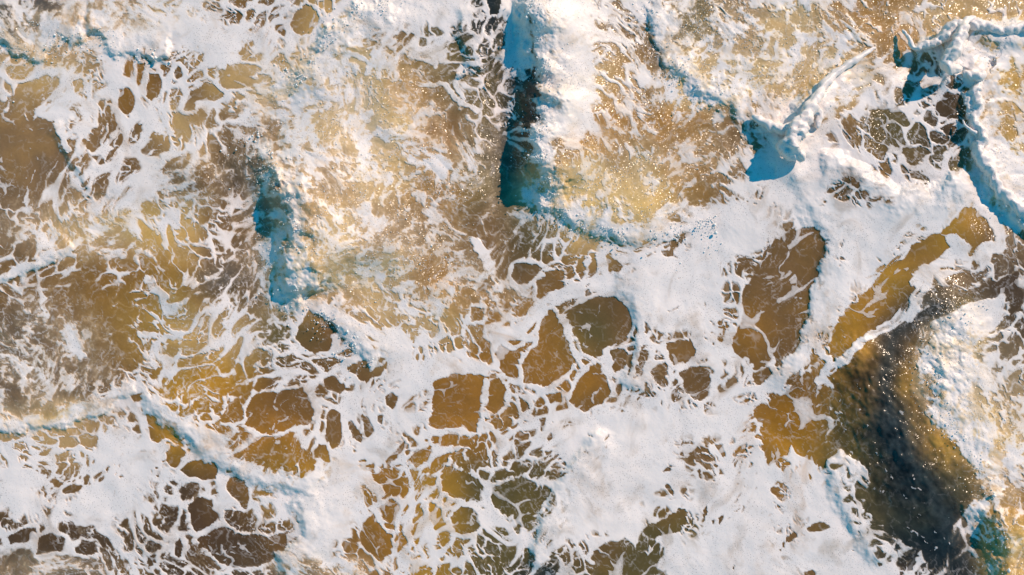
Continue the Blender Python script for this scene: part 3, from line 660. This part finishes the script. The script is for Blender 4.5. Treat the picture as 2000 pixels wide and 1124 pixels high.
# things: (name, label, category, outline in pixels, wave keys for spray, group)
THINGS = [
 ('breaking_wave', 'broad breaking wave, its steep left front shaded deep blue beside churning sandy whitewater', 'wave',
  [(870,-60),(770,-10),(700,15),(640,55),(595,130),(560,165),(470,200),(440,250),(470,320),(495,400),(490,520),(500,590),(575,600),(650,640),(730,720),(800,690),(860,640),(880,520),(960,420),(940,300),(900,330),(800,250),(740,150),(800,60),(880,20)], ['left_breaker']),
 ('breaking_wave', 'long breaking wave with dense white back, curling over a dark teal trough', 'wave',
  [(1000,-60),(975,60),(985,200),(1020,300),(1020,400),(1080,450),(1150,490),(1260,495),(1340,470),(1350,430),(1310,400),(1380,330),(1250,300),(1190,230),(1190,80),(1150,-60)], ['centre_breaker']),
 ('water_spout', 'smooth white spout leaning over its own blue shadow where foam ridges meet', 'splash',
  [(1700,80),(1650,120),(1590,170),(1545,230),(1500,250),(1470,290),(1500,350),(1560,380),(1600,330),(1610,270),(1640,200),(1690,150),(1730,110)], ['spout']),
 ('breaking_wave', 'lumpy churning wave front of cream whitewater running down to the white spout', 'wave',
  [(1250,-60),(1260,60),(1270,150),(1340,200),(1430,235),(1500,262),(1540,235),(1590,175),(1560,90),(1480,40),(1420,-60)], ['churn']),
 ('water_splash', 'upright folded splash of white water with bright blue shaded flank', 'splash',
  [(1755,60),(1790,105),(1830,110),(1830,150),(1900,160),(1930,130),(2060,80),(2060,20),(1900,25),(1860,35),(1820,75)], ['tall_splash']),
 ('breaking_wave', 'knobbly white foam ridge beside yellow surf, below the folded splash', 'wave',
  [(1880,150),(1890,300),(1870,340),(1900,370),(1960,420),(2060,510),(2060,380),(1970,330),(1945,260),(1930,150)], ['edge_ridge']),
 ('breaking_wave', 'spilling cream breaker above a dark glassy swell with sun glints', 'wave',
  [(1780,640),(1850,590),(1940,560),(1980,640),(1950,740),(2060,800),(2060,960),(1990,1000),(2060,1040),(2060,1200),(1920,1200),(1870,1060),(1880,1000),(1900,900),(1820,850),(1770,760)], ['corner_breaker']),
 ('breaking_wave', 'low ruffled white wave lip edging pale sandy water above the smooth foam sheet', 'wave',
  [(-60,820),(60,810),(130,800),(200,765),(275,740),(285,760),(200,800),(150,840),(60,850),(-60,865)], ['low_front']),
 ('breaking_wave', 'slanting wave lip with blue shaded foot beside two dark brown openings', 'wave',
  [(270,740),(300,770),(380,840),(450,885),(520,915),(640,950),(640,990),(560,960),(490,945),(430,915),(370,870),(300,805)], ['slant_front']),
 ('breaking_wave', 'rolling whitewater heap beside slate blue water with bright blue pockets', 'wave',
  [(-60,20),(30,20),(120,70),(200,50),(260,70),(330,95),(430,100),(430,125),(300,125),(200,120),(120,125),(40,140),(-60,110)], ['corner_roll']),
 ('foam_ridge', 'curved foam ridge with blue left edge between brown pool and ochre channel', 'foam',
  [(1480,780),(1540,700),(1590,640),(1605,560),(1630,470),(1600,430),(1680,440),(1800,440),(1780,490),(1720,540),(1650,600),(1620,690),(1560,730),(1510,790)], ['ridge']),
 ('foam_ridge', 'white foam ridge bridging from the leaning spout to the knobbly foam ridge', 'foam',
  [(1580,280),(1640,290),(1700,330),(1780,340),(1900,310),(1890,390),(1860,420),(1780,420),(1690,410),(1630,330),(1590,330)], ['cross_ridge']),
 ('foam_sheet', 'wide smooth white foam sheet with bubbly texture reaching down from the centre', 'foam',
  [(1210,510),(1330,460),(1420,420),(1480,330),(1560,400),(1600,440),(1480,510),(1440,600),(1420,690),(1480,740),(1460,800),(1490,900),(1440,960),(1390,1160),(1300,1160),(1260,1060),(1120,1060),(1080,1000),(1130,900),(1060,870),(1100,800),(1220,770),(1270,680),(1240,600)], []),
 ('foam_sheet', 'pitted white foam sheet bordering the dark glassy swell', 'foam',
  [(1490,900),(1540,880),(1610,920),(1650,960),(1700,1020),(1780,1070),(1900,1160),(1390,1160),(1440,960)], []),
 ('foam_sheet', 'soft white foam sheet holding two dark brown openings', 'foam',
  [(-60,865),(150,840),(200,800),(270,770),(300,805),(370,870),(430,915),(490,945),(520,1000),(400,980),(330,960),(240,1010),(120,1010),(-60,1060)], []),
 ('foam_sheet', 'white foam sheet full of small rounded holes beside an orange brown pool', 'foam',
  [(640,640),(740,720),(800,690),(950,660),(960,720),(840,740),(830,840),(740,900),(700,1000),(690,1060),(600,1110),(540,1090),(590,1040),(560,960),(640,950),(600,850),(560,700)], []),
 ('foam_sheet', 'bright white foam blanket over brown water next to the rolling whitewater heap', 'foam',
  [(330,-60),(720,-60),(640,55),(595,130),(540,165),(430,125),(430,100),(330,95),(260,60)], []),
]
lab = np.full(len(cen), -1, np.int32)
jx = np.interp(cen[:, 0], [0, W], [0, W])
wob = np.stack([perlin((cen[:, 0] / 25).astype(F), (cen[:, 1] / 25).astype(F), 5), perlin((cen[:, 0] / 25).astype(F), (cen[:, 1] / 25).astype(F), 6)], 1) * 12
for k in range(len(THINGS) - 1, -1, -1):
    pts = THINGS[k][3]; P = np.array(pts)
    x = cen[:, 0] + wob[:, 0]; y = cen[:, 1] + wob[:, 1]
    bb = np.where((x > P[:, 0].min()) & (x < P[:, 0].max()) & (y > P[:, 1].min()) & (y < P[:, 1].max()))[0]
    ins = np.zeros(len(bb), bool); n = len(pts); xx, yy = x[bb], y[bb]
    for i in range(n):
        x1, y1 = pts[i]; x2, y2 = pts[(i + 1) % n]
        if y1 == y2: continue
        ins ^= ((y1 > yy) != (y2 > yy)) & (xx < (x2 - x1) * (yy - y1) / (y2 - y1) + x1)
    lab[bb[ins]] = k

def sub(name, mask):
    f = ftri[mask]; u_, iv_ = np.unique(f, return_inverse=True)
    return co_all[u_], iv_.reshape(-1, 3), fc_all[u_]

OCT = np.array([(1,0,0),(-1,0,0),(0,1,0),(0,-1,0),(0,0,1),(0,0,-1)], float)
OCTF = np.array([(0,2,4),(2,1,4),(1,3,4),(3,0,4),(2,0,5),(1,2,5),(3,1,5),(0,3,5)])
def height_at(u, v):
    i = np.clip(np.searchsorted(AX, u), 0, NX - 1); j = np.clip(np.searchsorted(AY, v), 0, NY - 1)
    return Zf[j, i]
def spray_mesh(keys, count, poly):
    us, vs = [], []
    P = np.array(poly, float); m = count * 9
    a = rng.uniform(P[:, 0].min(), P[:, 0].max(), m).astype(F); b = rng.uniform(P[:, 1].min(), P[:, 1].max(), m).astype(F)
    tb = TURB[np.clip(np.searchsorted(AY, b), 0, NY - 1), np.clip(np.searchsorted(AX, a), 0, NX - 1)]
    ok = (poly_sd(poly, a, b) < 0) & (rng.random(m) < tb * (.5 + 1.5 * perlin(a / 45, b / 45, 8)))
    us.append(a[ok]); vs.append(b[ok]); n_low = ok.sum()
    for key in keys:
        for h, wf, wb, rough, pts in WAVES[key]:
            P = np.array(pts, float); L = np.hypot(*(P[1:] - P[:-1]).T); m = int(count * L.sum() / 500)
            seg = rng.choice(len(L), m, p=L / L.sum()); t = rng.random(m)[:, None]
            q = P[seg] * (1 - t) + P[seg + 1] * t
            d = (P[seg + 1] - P[seg]) / L[seg][:, None]
            nrm = np.stack([d[:, 1], -d[:, 0]], 1)              # towards the front
            cl_ = perlin((q[:, 0] / 30).astype(F), (q[:, 1] / 30).astype(F), 9)
            off = rng.gamma(1.8, 13, m) - 10
            keep = rng.random(m) < .35 + cl_
            q = (q + nrm * off[:, None])[keep]
            us.append(q[:, 0]); vs.append(q[:, 1])
    u = np.concatenate(us); v = np.concatenate(vs); m = len(u)
    low = np.arange(m) < n_low
    z = height_at(u, v) + np.where(low, .004, np.where(rng.random(m) < .5, .01, rng.gamma(1.2, .035, m)))
    r = np.where(low, .003 + rng.gamma(1.5, .0014, m), .003 + rng.gamma(1.5, .0028, m))
    c = place(u, v, z)
    st = OCT[None] * r[:, None, None] * (1 + rng.random((m, 1, 3)) * .8)
    co_ = (c[:, None] + st).reshape(-1, 3)
    fa = (OCTF[None] + (np.arange(m) * 6)[:, None, None]).reshape(-1, 3)
    return make_mesh('spray', co_, fa, None)

def rope(paths, seed):
    # lumpy curling ropes of white water: (px, px, height m, radius m) along each path
    cos_, fac, n0 = [], [], 0
    r_ = np.random.default_rng(seed)
    for path in paths:
        P = np.array(path, float); n = len(P); tt = np.linspace(0, n - 1, (n - 1) * 12 + 1)
        i = np.clip(np.floor(tt).astype(int), 0, n - 2); f = (tt - i)[:, None]
        p0, p1, p2, p3 = P[np.maximum(i - 1, 0)], P[i], P[i + 1], P[np.minimum(i + 2, n - 1)]
        C = .5 * (2 * p1 + (p2 - p0) * f + (2 * p0 - 5 * p1 + 4 * p2 - p3) * f ** 2 + (3 * p1 - p0 - 3 * p2 + p3) * f ** 3)
        base = place(C[:, 0], C[:, 1], C[:, 2]); R_ = C[:, 3]
        T = np.gradient(base, axis=0); T /= np.linalg.norm(T, axis=1)[:, None] + 1e-9
        A = np.cross(T, (0, 0, 1.0)); A /= np.linalg.norm(A, axis=1)[:, None] + 1e-9; B = np.cross(T, A)
        k = 24; th = np.linspace(0, 2 * np.pi, k, endpoint=False)
        cap = np.minimum(1, np.sqrt(np.clip(np.minimum(np.arange(len(tt)), len(tt) - 1 - np.arange(len(tt))) / 5, 0.02, 1)))
        o = r_.random() * 50
        Q = base[:, None] + (A[:, None] * np.cos(th)[None, :, None] + B[:, None] * np.sin(th)[None, :, None]) * R_[:, None, None]
        def nz(f, sd): return perlin((Q[..., 0] * f + Q[..., 2] * f * .8 + o).astype(F), (Q[..., 1] * f - Q[..., 2] * f * .7 + o).astype(F), sd)
        lumpy = 1 + .42 * nz(4.2, 5) + .34 * nz(9, 6) + .20 * nz(19, 7) + .10 * nz(40, 8)
        rr = (R_ * cap)[:, None] * lumpy
        Q = base[:, None] + A[:, None] * (np.cos(th)[None, :, None] * rr[..., None]) + B[:, None] * (np.sin(th)[None, :, None] * rr[..., None])
        m = len(tt); cos_.append(Q.reshape(-1, 3))
        a = np.arange(m - 1)[:, None] * k + np.arange(k)[None]; b = np.arange(m - 1)[:, None] * k + (np.arange(k) + 1)[None] % k
        fac.append(np.stack([a, b, b + k, a + k], -1).reshape(-1, 4) + n0); n0 += m * k
    co_ = np.concatenate(cos_); return make_mesh('jet', co_, np.concatenate(fac), np.tile(FOAMC, (len(co_), 1)))
ROPES = {
 'spout': [[(1712,92,.0,.05),(1668,118,.07,.06),(1625,150,.14,.07),(1592,192,.28,.11),(1572,232,.42,.15),(1552,262,.46,.17),(1540,286,.42,.17),(1552,304,.34,.13),(1572,300,.28,.08)],
           [(1560,248,.28,.12),(1530,252,.28,.10),(1500,244,.22,.08),(1468,226,.16,.06)],
           [(1580,210,.24,.09),(1600,222,.22,.07),(1596,252,.18,.07)]],
 'tall_splash': [[(1905,34,.22,.06),(1884,46,.36,.09),(1876,70,.46,.11),(1864,96,.50,.11),(1850,120,.48,.11),(1858,134,.42,.09),(1880,136,.34,.07)],
                 [(1762,58,.10,.03),(1774,74,.16,.035),(1786,94,.20,.05),(1806,88,.22,.07),(1832,80,.26,.10),(1856,60,.30,.12),(1884,44,.32,.10)],
                 [(1892,44,.30,.09),(1925,52,.24,.10),(1960,60,.20,.09),(2000,52,.18,.10),(2060,48,.16,.10)],
                 [(1880,140,.20,.07),(1905,150,.20,.09),(1925,142,.18,.08)]],
 'edge_ridge': [[(1922,150,.10,.07),(1904,176,.12,.10),(1910,206,.13,.12),(1901,238,.14,.10),(1916,268,.13,.13),(1909,300,.13,.10),(1932,330,.13,.13),(1948,366,.12,.10),(1978,398,.11,.12),(2020,440,.10,.10)],
                [(1880,234,.16,.015),(1886,246,.20,.02),(1898,256,.20,.03),(1906,262,.18,.04)]],
 'centre_breaker': [[(1046,232,.30,.02),(1044,242,.30,.016),(1056,250,.34,.02)],[(1038,286,.22,.012),(1046,276,.30,.016),(1058,277,.36,.02)]],
}
SPRAYS = {'left_breaker': 1700, 'centre_breaker': 1500, 'churn': 700, 'edge_ridge': 500, 'corner_breaker': 500, 'corner_roll': 500, 'tall_splash': 250, 'spout': 150}
for k, (name, label, cat, pts, keys) in enumerate(THINGS):
    c, f, colr = sub(name, lab == k)
    grp = {'wave': 'waves breaking in the surf', 'foam': 'foam sheets and ridges on the water', 'splash': 'splashes thrown up by the surf'}[cat]
    if any(q in SPRAYS for q in keys):
        base = c.mean(0); base[2] = 0
        root = link(name, None, None, label=label, category=cat, group=grp); root.location = base
        link('whitewater', make_mesh('whitewater', c - base, f, colr), foam_m, root)
        me = spray_mesh(keys, SPRAYS[keys[0]], pts); me.transform(__import__('mathutils').Matrix.Translation(-base))
        link('spray', me, spray_m, root, kind='stuff')
        if keys[0] in ROPES:
            for q, path in enumerate(ROPES[keys[0]]):
                me = rope([path], 3 + q); me.transform(__import__('mathutils').Matrix.Translation(-base))
                link('jet', me, foam_m, root)
    else:
        link(name, make_mesh(name, c, f, colr), foam_m, label=label, category=cat, group=grp)
c, f, colr = sub('foam_lace', lab == -1)
link('foam_lace', make_mesh('foam_lace', c, f, colr), foam_m, kind='stuff', label='lacy network of white foam strands drifting over brown water', category='foam')
print('TRIS', len(quads) * 2 + len(ftri), 'foam', len(ftri), 'grid', NX, NY)
